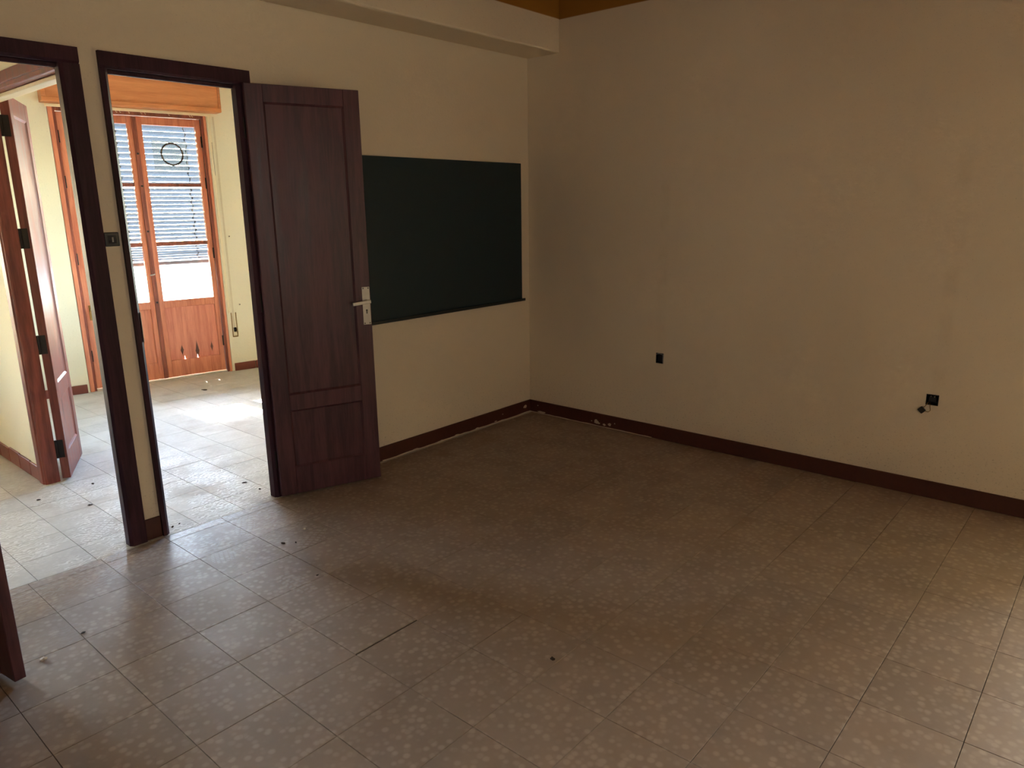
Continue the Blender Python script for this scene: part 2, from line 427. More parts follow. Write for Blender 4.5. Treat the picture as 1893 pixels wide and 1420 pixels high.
wall_x_with_holes(bm, 0, 0.18, WT, 3.5, 0, ZFC, [(1.3, 2.5, 0.9, 2.2)])
struct('wall_far_right', bm, 'wall_far', 'cream side wall of the bright room hidden behind the door', 'wall')
struct('ceiling', bx(XL-0.15, 0.18, WT, 4.6, ZFC, ZFC+0.15), 'ceiling_far', 'white ceiling of the bright room', 'ceiling')
struct('floor', bx(-10, 10, 0.2, 16, -0.3, -0.06), 'conc', 'pale sunlit terrace beyond the balcony doors', 'floor', loc=FA, rotz=FANG)
struct('floor', bx(-30, 30, -30, 40, -0.5, -0.34), 'conc', 'open ground outside around the house', 'floor')

# ------------------------------------------------------------------ floors: one object per tile
def tile_mesh(wx, wy, mat):
    bm = nbm(); h = 0.02; b = 0.0007
    x, y = wx/2, wy/2
    lo = [bm.verts.new((sx*x, sy*y, -h)) for sx, sy in ((-1, -1), (1, -1), (1, 1), (-1, 1))]
    mi = [bm.verts.new((sx*x, sy*y, -b)) for sx, sy in ((-1, -1), (1, -1), (1, 1), (-1, 1))]
    hi = [bm.verts.new((sx*(x-b), sy*(y-b), 0)) for sx, sy in ((-1, -1), (1, -1), (1, 1), (-1, 1))]
    for a, c in ((lo, mi), (mi, hi)):
        for i in range(4): bm.faces.new((a[i], a[(i+1) % 4], c[(i+1) % 4], c[i]))
    bm.faces.new(hi)
    me = mesh(bm, 'floor_tile'); me.materials.append(M[mat]); return me
def lay(parent, xs, ys, mat, gap, jz, jr, skip=None):
    cache = {}
    for i in range(len(xs)-1):
        for j in range(len(ys)-1):
            x0, x1, y0, y1 = xs[i], xs[i+1], ys[j], ys[j+1]
            if mat == 'tile' and abs((x0+x1)/2+2.763) < 0.1 and abs(y0+1.571) < 0.05: y0 += 0.007   # the one gaping joint
            if skip and skip((x0+x1)/2, (y0+y1)/2): continue
            wx, wy = round(x1-x0-gap, 4), round(y1-y0-gap, 4)
            if wx < 0.01 or wy < 0.01: continue
            if (wx, wy) not in cache: cache[(wx, wy)] = tile_mesh(wx, wy, mat)
            o = bpy.data.objects.new('floor_tile', cache[(wx, wy)]); C.objects.link(o); o.parent = parent
            o.location = ((x0+x1)/2, (y0+y1)/2, random.uniform(-jz, 0))
            o.rotation_euler = (random.uniform(-jr, jr), random.uniform(-jr, jr), random.uniform(-0.0012, 0.0012))
SXT, SYT = 0.2986, 0.2945
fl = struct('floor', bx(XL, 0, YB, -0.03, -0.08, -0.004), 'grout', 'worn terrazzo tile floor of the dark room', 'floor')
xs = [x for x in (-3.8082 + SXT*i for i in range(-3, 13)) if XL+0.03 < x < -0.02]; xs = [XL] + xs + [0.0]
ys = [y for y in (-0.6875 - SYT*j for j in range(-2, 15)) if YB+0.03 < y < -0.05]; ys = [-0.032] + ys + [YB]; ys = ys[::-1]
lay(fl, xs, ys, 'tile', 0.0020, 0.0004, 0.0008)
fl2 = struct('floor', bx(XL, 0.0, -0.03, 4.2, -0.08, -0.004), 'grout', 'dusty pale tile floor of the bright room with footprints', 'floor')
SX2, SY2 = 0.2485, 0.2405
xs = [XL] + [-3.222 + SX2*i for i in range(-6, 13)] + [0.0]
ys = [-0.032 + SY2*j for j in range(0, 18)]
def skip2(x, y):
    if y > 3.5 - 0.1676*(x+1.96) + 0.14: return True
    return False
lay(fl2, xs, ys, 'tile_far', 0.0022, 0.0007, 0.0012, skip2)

# ------------------------------------------------------------------ skirting
bb = thing('baseboard_back', 'brown painted skirting under the chalkboard wall', 'skirting', (0, 0, 0), 0, 'structure')
obj('board', bx(R1+0.084, -0.011, -0.012, 0.0, 0.0, 0.095, bev=0.003), 'skirt', bb)
obj('board', bx(E1+0.001, E2-0.001, -0.012, 0.0, 0.0, 0.108, bev=0.003), 'skirt', bb)
br = thing('baseboard_right', 'brown painted skirting along the right wall with white chips', 'skirting', (0, 0, 0), 0, 'structure')
obj('board', bx(-0.012, 0.0, DW1, 0.0, 0.0, 0.095, bev=0.003), 'skirt', br)
def blob(bm, cx, cz, rx, rz, y=None, x=None, n=11):
    """thin irregular flake on a wall face"""
    pts = []
    for k in range(n):
        a = 2*PI*k/n; q = random.uniform(0.7, 1.15)
        pts.append((cx+rx*q*math.cos(a), cz+rz*q*math.sin(a)))
    if x is not None: prism(bm, pts, 'x', x-0.0012, x)
    else: prism(bm, pts, 'y', y-0.0012, y)
    return bm
for cy_, cz_, ry_, rz_ in ((-0.641, 0.030, 0.020, 0.017), (-0.665, 0.022, 0.012, 0.006), (-0.712, 0.019, 0.013, 0.009), (-0.757, 0.030, 0.015, 0.012), (-0.80, 0.044, 0.005, 0.005), (-0.60, 0.03, 0.005, 0.004), (-0.13, 0.012, 0.04, 0.008), (-0.09, 0.06, 0.006, 0.005)):
    obj('paint_chip', blob(nbm(), cy_, cz_, ry_, rz_, x=-0.0118), 'mortar', br)
for cx_, cz_, rx_, rz_ in ((-0.075, 0.052, 0.022, 0.014), (-0.42, 0.012, 0.018, 0.005), (-0.62, 0.008, 0.02, 0.005), (-0.83, 0.008, 0.025, 0.006), (-0.98, 0.006, 0.016, 0.006), (-1.22, 0.006, 0.03, 0.006), (-0.34, 0.05, 0.006, 0.005)):
    obj('paint_chip', blob(nbm(), cx_, cz_, rx_, rz_, y=-0.0118), 'mortar', bb)
def jagged(name, parent, pts, mat, axis, a, b): return obj(name, prism(nbm(), pts, axis, a, b), mat, parent)
jag = [(-0.005, 0)] + [(-0.005-1.5*k/26, 0.004+0.005*random.random()) for k in range(27)] + [(-1.505, 0)]
jagged('mortar_line', bb, [(x, z) for x, z in jag], 'mortar', 'y', -0.0145, -0.011)
jag = [(-0.005, 0)] + [(-0.005-1.1*k/22, 0.003+0.004*random.random()) for k in range(23)] + [(-1.105, 0)]
jagged('mortar_line', br, [(y, z) for y, z in jag], 'mortar', 'x', -0.0145, -0.011)
obj('board', bx(XL, L0-0.078, -0.012, 0.0, 0.0, 0.095, bev=0.003), 'skirt', bb)
bl_ = thing('baseboard_left', 'brown painted skirting along the left wall out of view', 'skirting', (0, 0, 0), 0, 'structure')
obj('board', bx(XL, XL+0.012, YB, -0.013, 0.0, 0.095, bev=0.003), 'skirt', bl_)
obj('board', bx(XL, XL+0.012, WT, 3.95, 0.0, 0.095, bev=0.003), 'skirt_tile', bl_)
bh = thing('baseboard_hall', 'brown tile skirting along the pale hall partition', 'skirting', (0, 0, 0), 0, 'structure')
ytiles = [1.325, 1.49, 1.69, 1.89, 2.09, 2.31, 2.53, 2.75, 2.97, 3.19, 3.41]
for a, b in zip(ytiles, ytiles[1:]):
    obj('skirting_tile', bx(PXL-0.012, PXL, a+0.003, b-0.003, 0, 0.098+random.uniform(-0.004, 0.004), bev=0.002), 'skirt_tile', bh)
obj('skirting_tile', bx(PXL-0.010, PXL, 1.40, 1.487, 0, 0.070, bev=0.002), 'skirt_tile', bh)
bf = thing('baseboard_balcony', 'brown tile skirting beside the balcony doors', 'skirting', FA, FANG, 'structure')
for a, b in tuple((-2.98+0.2*k, -2.783+0.2*k) for k in range(10)) + ((-0.75, -0.52), (-0.515, -0.285), (-0.28, -0.033), (1.285, 1.492), (1.500, 1.72), (1.725, 1.94)):
    obj('skirting_tile', bx(a, b, -0.012, 0, 0, 0.078, bev=0.002), 'skirt_tile', bf)

# ------------------------------------------------------------------ door frames of the dark room
def frame_profile(xo, xi, s):
    """plan outline of a jamb; xo outer, xi clear edge, s=+1 when the opening lies towards +x"""
    f, g = -0.02, (0.02 if abs(xi-xo) > 0.04 else 0.006)
    return [(xo, f), (xi-s*0.014, f), (xi, f+0.014), (xi, WT+0.008), (xo, WT+0.008), (xo, WT), (xo+s*g, WT), (xo+s*g, 0.0), (xo, 0.0)]
def door_frame(name, label, xa_o, xa, xb, xb_o, zi):
    t = thing(name, label, 'door frame', (0, 0, 0), 0, 'structure')
    obj('jamb', prism(nbm(), frame_profile(xa_o, xa, 1), 'z', 0, zi), 'mahogany_frame', t)
    obj('jamb', prism(nbm(), frame_profile(xb_o, xb, -1), 'z', 0, zi), 'mahogany_frame', t)
    f = -0.02; top = DOOR_TOP
    prof = [(f, top), (f, zi+0.010), (f+0.010, zi), (WT+0.008, zi), (WT+0.008, top), (WT, top), (WT, top-0.028), (0.0, top-0.028), (0.0, top)]
    # the head sits on the jambs; its stop runs between them
    obj('head', prism(nbm(), [(y, max(z, zi)) for y, z in prof], 'x', xa_o, xb_o), 'mahogany_frame', t)
    obj('head_stop', bx(xa+0.001, xb-0.001, 0.016, WT+0.007, zi-0.018, zi-0.0005, bev=0.003), 'mahogany_frame', t)
    return t
tf1 = door_frame('trim_2', 'dark wooden frame of the left doorway', L0-0.075, L0, L1, E1, 2.186)
tf2 = door_frame('trim_3', 'dark wooden frame of the right doorway beside the chalkboard', E2, R0, R1, -2.201, 2.184)
obj('latch_keep', bx(R0-0.0006, R0+0.0015, -0.012, 0.012, 0.98, 1.12, bev=0.0005), 'steel', tf2)

# ------------------------------------------------------------------ panelled door leaves
def panel_leaf(t, W, T, Z0, Z1, mat, side, stile=0.088, mid=(0.497, 0.588), bot=0.17, top=2.102):
    """leaf local frame: x along the width from the hinge, y from 0 (front) to T (back)"""
    obj('stile', bx(0, stile, 0, T, Z0, Z1, bev=0.002), mat, t)
    obj('stile', bx(W-stile, W, 0, T, Z0, Z1, bev=0.002), mat, t)
    for a, b in ((top, Z1), mid, (Z0, bot)):
        obj('rail', bx(stile-0.0005, W-stile+0.0005, 0.0004, T-0.0004, a, b, bev=0.002), mat, t)
    for a, b in ((mid[1], top), (bot, mid[0])):
        bm = nbm(); m = 0.010
        x0, x1 = stile, W-stile
        # sloped moulding then a flat field, both faces
        box(bm, x0-0.002, x1+0.002, 0.009, T-0.009, a-0.002, b+0.002)
        for y, s in ((0.001, 1), (T-0.001, -1)):
            o = [(x0, a), (x1, a), (x1, b), (x0, b)]; i = [(x0+m, a+m), (x1-m, a+m), (x1-m, b-m), (x0+m, b-m)]
            vo = [bm.verts.new((px, y+s*0.0015, pz)) for px, pz in o]; vi = [bm.verts.new((px, y+s*0.0085, pz)) for px, pz in i]
            for k in range(4): bm.faces.new((vo[k], vo[(k+1) % 4], vi[(k+1) % 4], vi[k]))
        obj('panel', bm, mat, t)
    for z in (0.22, 1.1, 1.98):
        h = nbm(); cyl(h, (-0.006, T if side else 0.0, z-0.05), (-0.006, T if side else 0.0, z+0.05), 0.007)
        obj('hinge', h, 'iron', t)
def handle_set(t, W, y, s, x0, x1, z0, z1, zl, mirror=1):
    """escutcheon plate and lever on the face y, s=-1 when that face looks to -y"""
    ya, yb = sorted((y, y+s*0.003))
    p = obj('handle_plate', bx(x0, x1, ya, yb, z0, z1, bev=0.001), 'steel', t)
    for zz in (z0+0.008, z1-0.008):
        for xx in (x0+0.008, x1-0.008):
            obj('screw', cyl(nbm(), (xx, y+s*0.0025, zz), (xx, y+s*0.0042, zz), 0.0036, 10), 'black', p)
    k = nbm(); cyl(k, ((x0+x1)/2, y+s*0.0026, 1.018), ((x0+x1)/2, y+s*0.0036, 1.018), 0.0055, 12)
    ka, kb = sorted((y+s*0.0026, y+s*0.0036)); box(k, (x0+x1)/2-0.0032, (x0+x1)/2+0.0032, ka, kb, 0.999, 1.017)
    obj('keyhole', k, 'black', p)
    lv = nbm(); xc = (x0+x1)/2
    cyl(lv, (0, s*0.002, 0), (0, s*0.045, 0), 0.010, 16)
    ya, yb = sorted((s*0.034, s*0.050))
    box(lv, -0.094, 0.013, ya, yb, -0.010, 0.010, bev=0.003, seg=2)
    lo = obj('lever', lv, 'steel', p, loc=(xc, y, zl)); lo.rotation_euler = (0, math.radians(-5), 0)

# right doorway's leaf, swung back towards the chalkboard
A = Vector((-2.261, -0.055, 0)); B = Vector((-1.704, -0.241, 0)); ang = math.atan2(B.y-A.y, B.x-A.x)
d2 = thing('door_1', 'dark mahogany panelled door swung open beside the chalkboard', 'door', A, ang, 'structure')
panel_leaf(d2, 0.587, 0.038, 0.012, 2.188, 'mahogany', True)
handle_set(d2, 0.587, 0.0, -1, 0.537, 0.582, 0.937, 1.150, 1.070)
# left doorway's leaf, standing out into the room at the left edge of the view
H1 = Vector((-3.862, -0.030, 0)); F1 = Vector((-3.737, -0.802, 0)); a1 = math.atan2(F1.y-H1.y, F1.x-H1.x)
d1 = thing('door_2', 'dark mahogany door leaf cut off by the left edge of the photo', 'door', H1, a1, 'structure')
# front face looks to +x side; body extends towards -x
W1 = (F1-H1).length
def shift_leaf(parent, W, T):
    panel_leaf(parent, W, T, 0.012, 2.175, 'mahogany', False, stile=0.095)
for_leaf = bpy.data.objects.new('tmp', None)
shift_leaf(d1, W1, -0.037)
bpy.data.objects.remove(for_leaf)

# ------------------------------------------------------------------ hall partition doorway and its leaf
t3 = thing('trim_4', 'red-brown frame of the hall doorway with open leaf', 'door frame', (0, 0, 0), 0, 'structure')
prof = [(PXL-0.018, 1.322), (PXL-0.018, 1.262), (PXL-0.010, 1.252), (PXL-0.010, 1.244), (PXL-0.002, 1.240), (PXR-0.006, 1.240), (PXR-0.006, 1.262), (PXL, 1.262), (PXL, 1.322)]
obj('jamb', prism(nbm(), prof, 'z', 0, 2.25), 'redwood', t3)
obj('jamb', bx(-3.0, PXR+0.01, 0.09, 0.12, 0, 2.18, bev=0.003), 'redwood', t3)
hb = nbm()
box(hb, PXL-0.018, PXL-0.001, 0.115, 1.322, 2.196, 2.25, bev=0.003); 
obj('head_casing', hb, 'redwood', t3)
obj('head', bx(PXL-0.010, PXR-0.004, 0.121, 1.241, 2.176, 2.232, bev=0.003), 'redwood', t3)
obj('head_rebate', bx(PXL+0.03, PXR+0.012, 0.121, 1.241, 2.156, 2.175, bev=0.003), 'paint_cream', t3)
A3 = Vector((-2.906, 1.229, 0)); B3 = Vector((-2.691, 1.658, 0)); a3 = math.atan2(B3.y-A3.y, B3.x-A3.x)
d3 = thing('door_3', 'narrow red-brown panelled leaf ajar behind the left doorway', 'door', A3, a3, 'structure')
def narrow_leaf(t, W, T):
    panel_leaf(t, W, T, 0.012, 2.20, 'redwood', True, stile=0.075, mid=(0.49, 0.59), bot=0.17, top=2.10)
narrow_leaf(d3, 0.48, 0.045)
for ch in [c for c in d3.children if c.name.startswith('hinge')]:
    bpy.data.objects.remove(ch)
for z in (2.04, 1.44, 0.835, 0.20):
    h = nbm(); box(h, -0.004, 0.0, 0.012, 0.062, z-0.055, z+0.055, bev=0.001); cyl(h, (-0.006, 0.048, z-0.055), (-0.006, 0.048, z+0.055), 0.008)
    obj('hinge', h, 'iron', d3)

# ------------------------------------------------------------------ chalkboard
cb = thing('chalkboard', 'dark green chalkboard with a ledge on the cream wall', 'chalkboard', (-0.805, 0, 0.90))
XBR, XBL = -0.1025+0.805, -1.56+0.805
obj('writing_panel', bx(XBL, XBR, -0.018, -0.001, 0.0, 0.978, bev=0.0015), 'chalk', cb)
obj('ledge', prism(nbm(), [(-0.001, -0.014), (-0.030, -0.014), (-0.036, -0.010), (-0.036, 0.006), (-0.031, 0.006), (-0.029, 0.001), (-0.019, 0.001), (-0.019, -0.001), (-0.001, -0.001)], 'x', XBL-0.012, XBR+0.016), 'chalk_frame', cb)

# ------------------------------------------------------------------ switch and sockets
sw = thing('light_switch', 'dark square light switch on the strip between the two doorways', 'switch', (-2.951, 0, 1.459))
obj('plate', bx(-0.031, 0.031, -0.010, 0, -0.031, 0.031, bev=0.004, seg=3), 'dark_plate', sw)
rk = nbm(); prism(rk, [(-0.010, -0.018), (-0.016, -0.004), (-0.012, 0.018), (-0.008, 0.018), (-0.008, -0.018)], 'x', -0.017, 0.017)
rko = obj('rocker', rk, 'dark_plate', sw)
obj('rocker_mark', bx(-0.004, 0.004, -0.0165, -0.012, -0.012, 0.010, bev=0.001), 'grey_plate', rko)
def socket(name, label, y0, y1, z0, z1):
    t = thing(name, label, 'socket box', (0, (y0+y1)/2, (z0+z1)/2))
    hy, hz = (y1-y0)/2, (z1-z0)/2
    bm = nbm(); w_ = 0.003
    box(bm, 0.045, 0.05, -hy, hy, -hz, hz)
    box(bm, 0.0, 0.05, -hy, -hy+w_, -hz, hz); box(bm, 0.0, 0.05, hy-w_, hy, -hz, hz)
    box(bm, 0.0, 0.05, -hy+w_, hy-w_, -hz, -hz+w_); box(bm, 0.0, 0.05, -hy+w_, hy-w_, hz-w_, hz)
    obj('back_box', bm, 'black', t)
    return t
s1 = socket('wall_socket', 'open black socket hole with no cover below the corner side', *SOCK[0])
obj('support_strip', tube(nbm(), [(-0.002, -0.024, 0.027), (-0.004, 0, 0.033), (-0.002, 0.024, 0.027)], 0.0022), 'grey_plate', s1)
ins = nbm(); box(ins, 0.012, 0.03, -0.018, 0.018, -0.026, 0.022, bev=0.003); obj('socket_insert', ins, 'black', s1)
obj('support_strip', bx(-0.002, 0.001, -0.0275, -0.0235, -0.033, 0.026), 'grey_plate', s1)
s2 = socket('wall_socket', 'open black socket hole near the right edge with a dangling mechanism', *SOCK[1])
ins = nbm(); box(ins, 0.006, 0.03, -0.020, 0.020, -0.016, 0.016, bev=0.003); insert2 = obj('socket_insert', ins, 'black', s2)
for yy in (-0.010, 0.008): obj('screw', cyl(nbm(), (-0.001, yy, 0.019), (0.010, yy, 0.019), 0.0025, 10), 'steel', insert2)
dg = thing('dangling_connector', 'black socket mechanism hanging by thin wires from the wall hole', 'connector', (-0.012, -2.740, 0.485))
m = nbm(); box(m, -0.011, 0.009, -0.0155, 0.0155, -0.0135, 0.0135, bev=0.003)
mo = obj('mechanism', m, 'black', dg); mo.rotation_euler = (math.radians(42), 0, 0)
obj('wire', tube(nbm(), [(0.0, -0.008, 0.014), (-0.004, -0.018, 0.028), (0.006, -0.024, 0.042), (0.024, -0.030, 0.048)], 0.0016), 'brass', dg)
obj('wire', tube(nbm(), [(-0.004, -0.014, -0.002), (-0.010, -0.034, -0.004), (-0.008, -0.043, 0.006), (0.0, -0.038, 0.020), (0.010, -0.034, 0.036), (0.026, -0.032, 0.044)], 0.0016), 'brass', dg)

# ------------------------------------------------------------------ balcony doors (all in the far wall's frame)
def FW(name, label, cat, kind=None, off=(0, 0, 0)):
    o = FA + DN*off[0] + NO*off[1] + Vector((0, 0, off[2]))
    return thing(name, label, cat, o, FANG, kind)
bfm = FW('trim_5', 'aged orange pine frame of the balcony doors', 'door frame', 'structure')
obj('jamb', bx(S0+0.004, 0.042, 0.01, 0.13, 0, 2.436, bev=0.003), 'pine_dirty', bfm)
obj('jamb', bx(1.211, S1-0.004, 0.01, 0.13, 0, 2.436, bev=0.003), 'pine_dirty', bfm)
obj('jamb_bead', bx(S0+0.004, 0.022, -0.004, 0.012, 0.0, 2.436, bev=0.003), 'pine', bfm)
obj('jamb_bead', bx(1.234, S1-0.004, -0.004, 0.012, 0.0, 2.436, bev=0.003), 'pine', bfm)
obj('head', bx(0.042, 1.211, 0.01, 0.13, 2.402, 2.436, bev=0.003), 'pine_dirty', bfm)
obj('threshold', bx(0.042, 1.211, 0.0, 0.14, -0.004, 0.018, bev=0.004), 'mortar', bfm)
def balcony_leaf(name, label, x0, x1, g0, g1, panel_mat):
    t = FW(name, label, 'door', 'structure', (x0, 0.03, 0))
    W = x1-x0; a, b = g0-x0, g1-x0; T = 0.042
    obj('stile', bx(0, a, 0, T, 0.022, 2.398, bev=0.003), 'pine', t)
    obj('stile', bx(b, W, 0, T, 0.022, 2.398, bev=0.003), 'pine', t)
    for z0, z1 in ((0.022, 0.181), (0.688, 0.758), (2.33, 2.398)):
        obj('rail', bx(a, b, 0.0008, T-0.0008, z0, z1, bev=0.003), 'pine', t)
    for z0, z1 in ((1.263, 1.298), (1.797, 1.826)):
        obj('glazing_bar', bx(a, b, 0.004, T-0.006, z0, z1, bev=0.004), 'pine_dirty', t)
    panes = []
    for z0, z1 in ((0.752, 1.27), (1.292, 1.80), (1.82, 2.336)):
        panes.append(obj('glass_pane', bx(a-0.004, b+0.004, 0.019, 0.022, z0, z1), 'glass', t))
    # bottom panel: boards with two slits of daylight at their feet
    pts = [(0, 0.172)]
    w = b-a
    if panel_mat == 'pine_panel':
        for q in (0.135, 0.255):
            pts += [(q-0.007, 0.172), (q-0.003, 0.222), (q+0.003, 0.172)]
    pts += [(w, 0.172), (w, 0.70), (0, 0.70)]
    bm = prism(nbm(), [(u, z) for u, z in pts], 'y', 0.019, 0.030)
    obj('panel', bm, panel_mat, t, loc=(a, 0, 0))
    return t, a, b, W, panes
dl, a_, b_, W_, _ = balcony_leaf('door_4', 'orange pine balcony door leaf partly hidden by the doorway post', 0.045, 0.640, 0.122, 0.582, 'pine')
dr, ar, brr, Wr, panes = balcony_leaf('door_5', 'orange pine balcony door leaf with knotty lower panel and ringed pane', 0.643, 1.208, 0.703, 1.163, 'pine_panel')
obj('astragal', bx(-0.022, 0.016, -0.012, -0.0005, 0.022, 2.39, bev=0.004), 'pine_dirty', dr)
for z in (0.75, 1.40, 1.80, 2.08):
    obj('bolt_head', cyl(nbm(), (-0.003, -0.018, z), (-0.003, -0.010, z), 0.009, 12), 'iron', dr)
for z in (0.32, 1.18, 1.83, 2.2):
    obj('hinge', cyl(nbm(), (Wr-0.002, -0.004, z-0.05), (Wr-0.002, -0.004, z+0.05), 0.007), 'iron', dr)
    obj('hinge', cyl(nbm(), (0.0, -0.004, z-0.05), (0.0, -0.004, z+0.05), 0.007), 'iron', dl)
hp = obj('handle_plate', bx(0.030, 0.064, -0.006, 0.0, 0.64, 0.775, bev=0.002), 'brass', dl)
lv = nbm(); cyl(lv, (0.047, -0.004, 0.735), (0.047, -0.045, 0.735), 0.008); box(lv, 0.040, 0.135, -0.052, -0.040, 0.727, 0.743, bev=0.003)
obj('lever', lv, 'brass', hp)
kn = obj('espagnolette_knob', tube(nbm(), [(-0.030, -0.010, 1.005), (-0.034, -0.028, 1.005), (-0.012, -0.034, 1.008), (0.006, -0.030, 1.012)], 0.006), 'steel', dr)
# ring and milky sheet stuck on the top pane
pn = panes[2]
ring = nbm()
pts = []
for k in range(41):
    a = 2*PI*k/40; rr = 0.093
    pts.append((0.937-0.643+rr*math.cos(a), 0.015, 2.085+rr*math.sin(a)*1.02))
obj('vent_ring', tube(ring, pts, 0.0075, 8), 'ring', pn)
obj('milky_sheet', bx(0.775-0.643, 1.075-0.643, 0.0225, 0.0245, 1.94, 2.20, bev=0.0005), 'sheet', pn)

# shutter box above the doors
sb = FW('shutter_box', 'honey-coloured wooden roller shutter box above the balcony doors', 'shutter box', None, (-0.063, 0, 2.456))
Wb, Hb, Db = 1.424, 0.305, 0.14
bm = nbm()
box(bm, 0, 0.014, -Db+0.012, -0.001, 0.0, Hb); box(bm, Wb-0.014, Wb, -Db+0.012, -0.001, 0.0, Hb)
box(bm, 0.014, Wb-0.014, -Db+0.012, -0.001, 0, 0.012); box(bm, 0.014, Wb-0.014, -Db+0.012, -0.001, Hb-0.012, Hb)
obj('carcass', bm, 'pine_box', sb)
obj('front_panel', bx(0.036, Wb-0.020, -Db+0.010, -Db+0.0125, 0.034, Hb-0.034), 'pine_box', sb)
obj('front_rail', bx(0, Wb, -Db-0.006, -Db+0.012, 0, 0.035, bev=0.003), 'pine_box', sb)
obj('front_rail', bx(0, Wb, -Db-0.006, -Db+0.012, Hb-0.035, Hb, bev=0.003), 'pine_box', sb)
obj('front_stile', bx(0, 0.037, -Db-0.0058, -Db+0.012, 0.0352, Hb-0.0352, bev=0.003), 'pine_box', sb)
obj('front_stile', bx(Wb-0.021, Wb, -Db-0.0058, -Db+0.012, 0.0352, Hb-0.0352, bev=0.003), 'pine_box', sb)
lp = FW('trim_6', 'cream plaster lip under the wooden shutter box', 'trim', 'structure')
obj('lip', bx(-0.03, 1.30, -0.012, -0.0005, 2.430, 2.4545, bev=0.002), 'paint_cream', lp)
for s_ in (0.50, 0.53, 0.60, 0.70, 0.73, 0.93, 1.11, 1.13):
    obj('curtain_hook', tube(nbm(), [(s_, -0.008, 2.432), (s_, -0.012, 2.422), (s_+0.006, -0.012, 2.414), (s_+0.010, -0.012, 2.420)], 0.0018, 6), 'paint_cream', lp)

# slatted blind hanging outside
bl = FW('slatted_blind', 'grey slatted outdoor blind lowered halfway behind the balcony doors', 'blind', None, (0.62, 0.17, 1.08))
def slat_mesh(d, drop):
    pts = []
    n_ = 4
    for k in range(n_+1):
        u = k/n_; pts.append((d*(u-0.5), drop*(0.5-u) + 0.0035*math.sin(PI*u)))
    back = [(y, z-0.004) for y, z in pts[::-1]]
    return mesh(prism(nbm(), pts+back, 'x', -0.615, 0.615), 'slat')
zz = 2.42; slats = []
while zz > 1.125:
    if zz > 1.80: p_, d_, dr_ = 0.0500, 0.050, 0.040
    elif zz > 1.32: p_, d_, dr_ = 0.0370, 0.038, 0.0295
    else: p_, d_, dr_ = 0.0215, 0.026, 0.0173
    slats.append((zz, d_, dr_)); zz -= p_
cache = {}
for z, d_, dr_ in slats:
    if (d_, dr_) not in cache: cache[(d_, dr_)] = slat_mesh(d_, dr_)
    o = obj('slat', cache[(d_, dr_)], 'slat', bl, loc=(0, 0, z-1.08)); o.rotation_euler = (random.uniform(-0.05, 0.05), random.uniform(-0.004, 0.004), 0)
obj('bottom_rail', bx(-0.615, 0.615, -0.012, 0.012, 0.0, 0.034, bev=0.005, seg=2), 'slat', bl)
for s_ in (0.47, -0.47, -0.12):
    bm = nbm(); zprev = None
    zs_ = [z-1.08 for z, _, _ in slats]
    pts = []
    for i, z in enumerate(zs_): pts.append((s_+(0.008 if i % 2 else -0.008), -0.034, z))
    tube(bm, pts, 0.0035, 6)
    for x, y, z in pts: cyl(bm, (x, y-0.003, z-0.006), (x, y-0.003, z+0.006), 0.007, 8)
    obj('cord', bm, 'cord', bl)

# strap, guide and winder right of the doors
ws = FW('strap_winder', 'worn metal strap winder with cream strap right of the balcony doors', 'strap winder', None, (1.322, 0, 0.344))
bm = nbm()
obj('back_plate', bx(-0.024, 0.024, -0.003, -0.0005, 0.0, 0.242), 'paint_cream', ws)
box(bm, -0.027, -0.019, -0.014, -0.003, 0, 0.245, bev=0.002); box(bm, 0.019, 0.027, -0.014, -0.003, 0, 0.245, bev=0.002); box(bm, -0.019, 0.019, -0.014, -0.003, 0, 0.012, bev=0.002)
obj('rim', bm, 'brass', ws)
obj('strap_roll', cyl(nbm(), (-0.008, -0.010, 0.075), (0.010, -0.010, 0.075), 0.022, 18), 'iron', ws)
obj('strap', bx(-0.010, 0.006, -0.012, -0.0095, 0.09, 2.085, bev=0.0006), 'strap', ws)
gd = FW('strap_guide', 'thin cream guide strip running up beside the balcony doors', 'guide strip', None, (1.283, 0, 0.0))
obj('strip', bx(-0.012, 0.010, -0.010, -0.0005, 0.59, 2.43, bev=0.002), 'paint_cream', gd)
obj('slot', bx(0.0035, 0.006, -0.0108, -0.0101, 1.9, 2.2), 'dirt', gd)
for i, (s_, z_, lab) in enumerate(((1.358, 1.331, 'small screw hook high on the cream wall beside the balcony doors'), (1.392, 0.663, 'small screw hook just above the strap winder'))):
    h = FW('wall_hook', lab, 'hook', None, (s_, 0, z_))
    obj('shank', cyl(nbm(), (0, -0.012, 0), (0, -0.0003, 0), 0.003, 8), 'iron', h)
    obj('plug', cyl(nbm(), (0, -0.004, 0), (0, -0.0003, 0), 0.010, 12, 0.008), 'strap', h)
    obj('tip', tube(nbm(), [(0, -0.011, 0), (0.001, -0.018, -0.003), (0.002, -0.019, 0.006)], 0.0025, 6), 'iron', h)

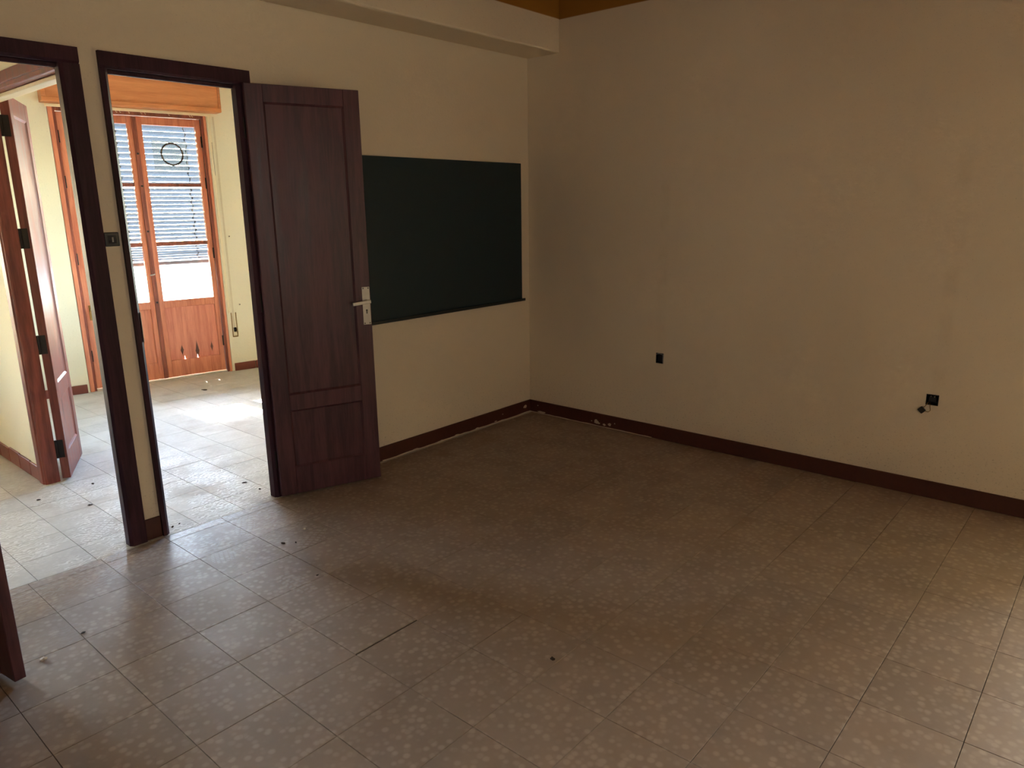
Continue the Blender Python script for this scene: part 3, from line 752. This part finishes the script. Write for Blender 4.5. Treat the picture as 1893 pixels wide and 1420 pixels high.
# windows out of view; all but the hall's are added for light
def side_window(name, label, loc, rz, hw, h, mullions):
    wn = thing(name, label, 'window', loc, rz, 'structure')
    xs_ = [-hw] + [m_ for m_ in mullions] + [hw]
    for x0, x1, z0, z1 in [(-hw, -hw+0.05, 0, h), (hw-0.05, hw, 0, h), (-hw+0.05, hw-0.05, 0, 0.05), (-hw+0.05, hw-0.05, h-0.05, h)] + [(m_-0.025, m_+0.025, 0.05, h-0.05) for m_ in mullions]:
        obj('frame_bar', bx(x0, x1, -0.025, 0.025, z0, z1, bev=0.003), 'pine', wn)
    for x0, x1 in zip(xs_, xs_[1:]):
        obj('glass_pane', bx(x0+0.025, x1-0.025, -0.002, 0.002, 0.05, h-0.05), 'glass', wn)
side_window('window_3', 'added unseen window framing the fill light behind the viewer', (-3.3, YB-0.09, 0.95), 0, 0.9, 1.3, (0.0,))
side_window('window_2', 'unseen side window added to brighten the bright room', (0.09, 1.9, 0.9), PI/2, 0.6, 1.3, (0.0,))
side_window('window_1', 'hall window out of view that lights the hall', FA + DN*(-2.55) + NO*0.1 + Vector((0, 0, 0.7)), FANG, 0.4, 1.4, (0.0,))
struct('trim_7', bx(-3.6, -1.5, 0.2, 2.9, 2.2, 2.32), 'ceiling_far', 'unseen slab added to keep sun out of the hall window', 'sun blocker', loc=FA, rotz=FANG)  # added out of view to block direct sun at the hall window

# ------------------------------------------------------------------ crumbs on the floor
def crumb(name, label, cat, x, y, r, flat, mat):
    bm = nbm(); bmesh.ops.create_icosphere(bm, subdivisions=2, radius=r)
    o_ = Vector((random.random()*9, random.random()*9, random.random()*9))
    for v in bm.verts:
        q = 0.72+0.6*noise.noise(v.co*(1.4/r)+o_)
        v.co = Vector((v.co.x*q*1.25, v.co.y*q*0.85, max(v.co.z*q*flat, -r*flat*0.6)))
    zmin = min(v.co.z for v in bm.verts)
    for v in bm.verts: v.co.z -= zmin
    o = obj(name, bm, mat, loc=(x, y, 0.0), rotz=random.uniform(0, 6), smooth=False)
    tag(o, label, cat, group='crumbs on the floor tiles')
CR = [(-3.660, -0.715, 0.014, 0.5, 'chip', 'long white plaster crumb by the door leaf at the left edge'),
      (-2.415, -0.502, 0.009, 0.8, 'chip', 'white plaster crumb lying in the pool of light by the open door'),
      (-2.575, -0.560, 0.011, 0.5, 'dirt', 'dark crumb in the dusty tiles in front of the right doorway'),
      (-2.206-0.06, 0.171, 0.008, 0.8, 'dirt', 'black crumb just inside the right doorway by its jamb'),
      (-2.267, 0.338, 0.016, 0.25, 'dirt', 'flat brown flake inside the right doorway'),
      (-2.833, 0.050, 0.008, 0.8, 'dirt', 'dark crumb against the foot of the post between the doorways'),
      (-2.79, 0.065, 0.005, 0.8, 'dirt', 'tiny dark crumb right of the post between the doorways'),
      (-2.854, 1.036, 0.009, 0.7, 'dirt', 'dark crumb on the bright tiles below the narrow leaf'),
      (-3.150, 1.010, 0.012, 0.4, 'dirt', 'brown crumb on the hall tiles in the left doorway'),
      (-2.990, 0.700, 0.014, 0.3, 'dirt', 'flat dirt flake on a tile joint in the left doorway'),
      (-1.286, 2.758, 0.030, 0.10, 'dirt', 'thin dark splinter lying near the balcony doors'),
      (-2.53, -0.60, 0.006, 0.7, 'dirt', 'tiny dark crumb beside the crumb before the right doorway'),
      (-2.654, -0.959, 0.006, 0.6, 'dirt', 'small dark crumb on the lit tiles in the middle of the floor'),
      (-3.500, -0.640, 0.009, 0.5, 'dirt', 'dark crumb on a joint near the left edge of the floor'),
      (-2.477, -2.138, 0.012, 0.35, 'dirt', 'dark smear of debris on the brown floor near the bottom middle'),
      (-2.98, -1.25, 0.006, 0.8, 'chip', 'tiny pale crumb beside the wide floor joint')]
for x, y, r, f, mt, lab in CR: crumb('floor_crumb', lab, 'debris', x, y, r, f, mt)
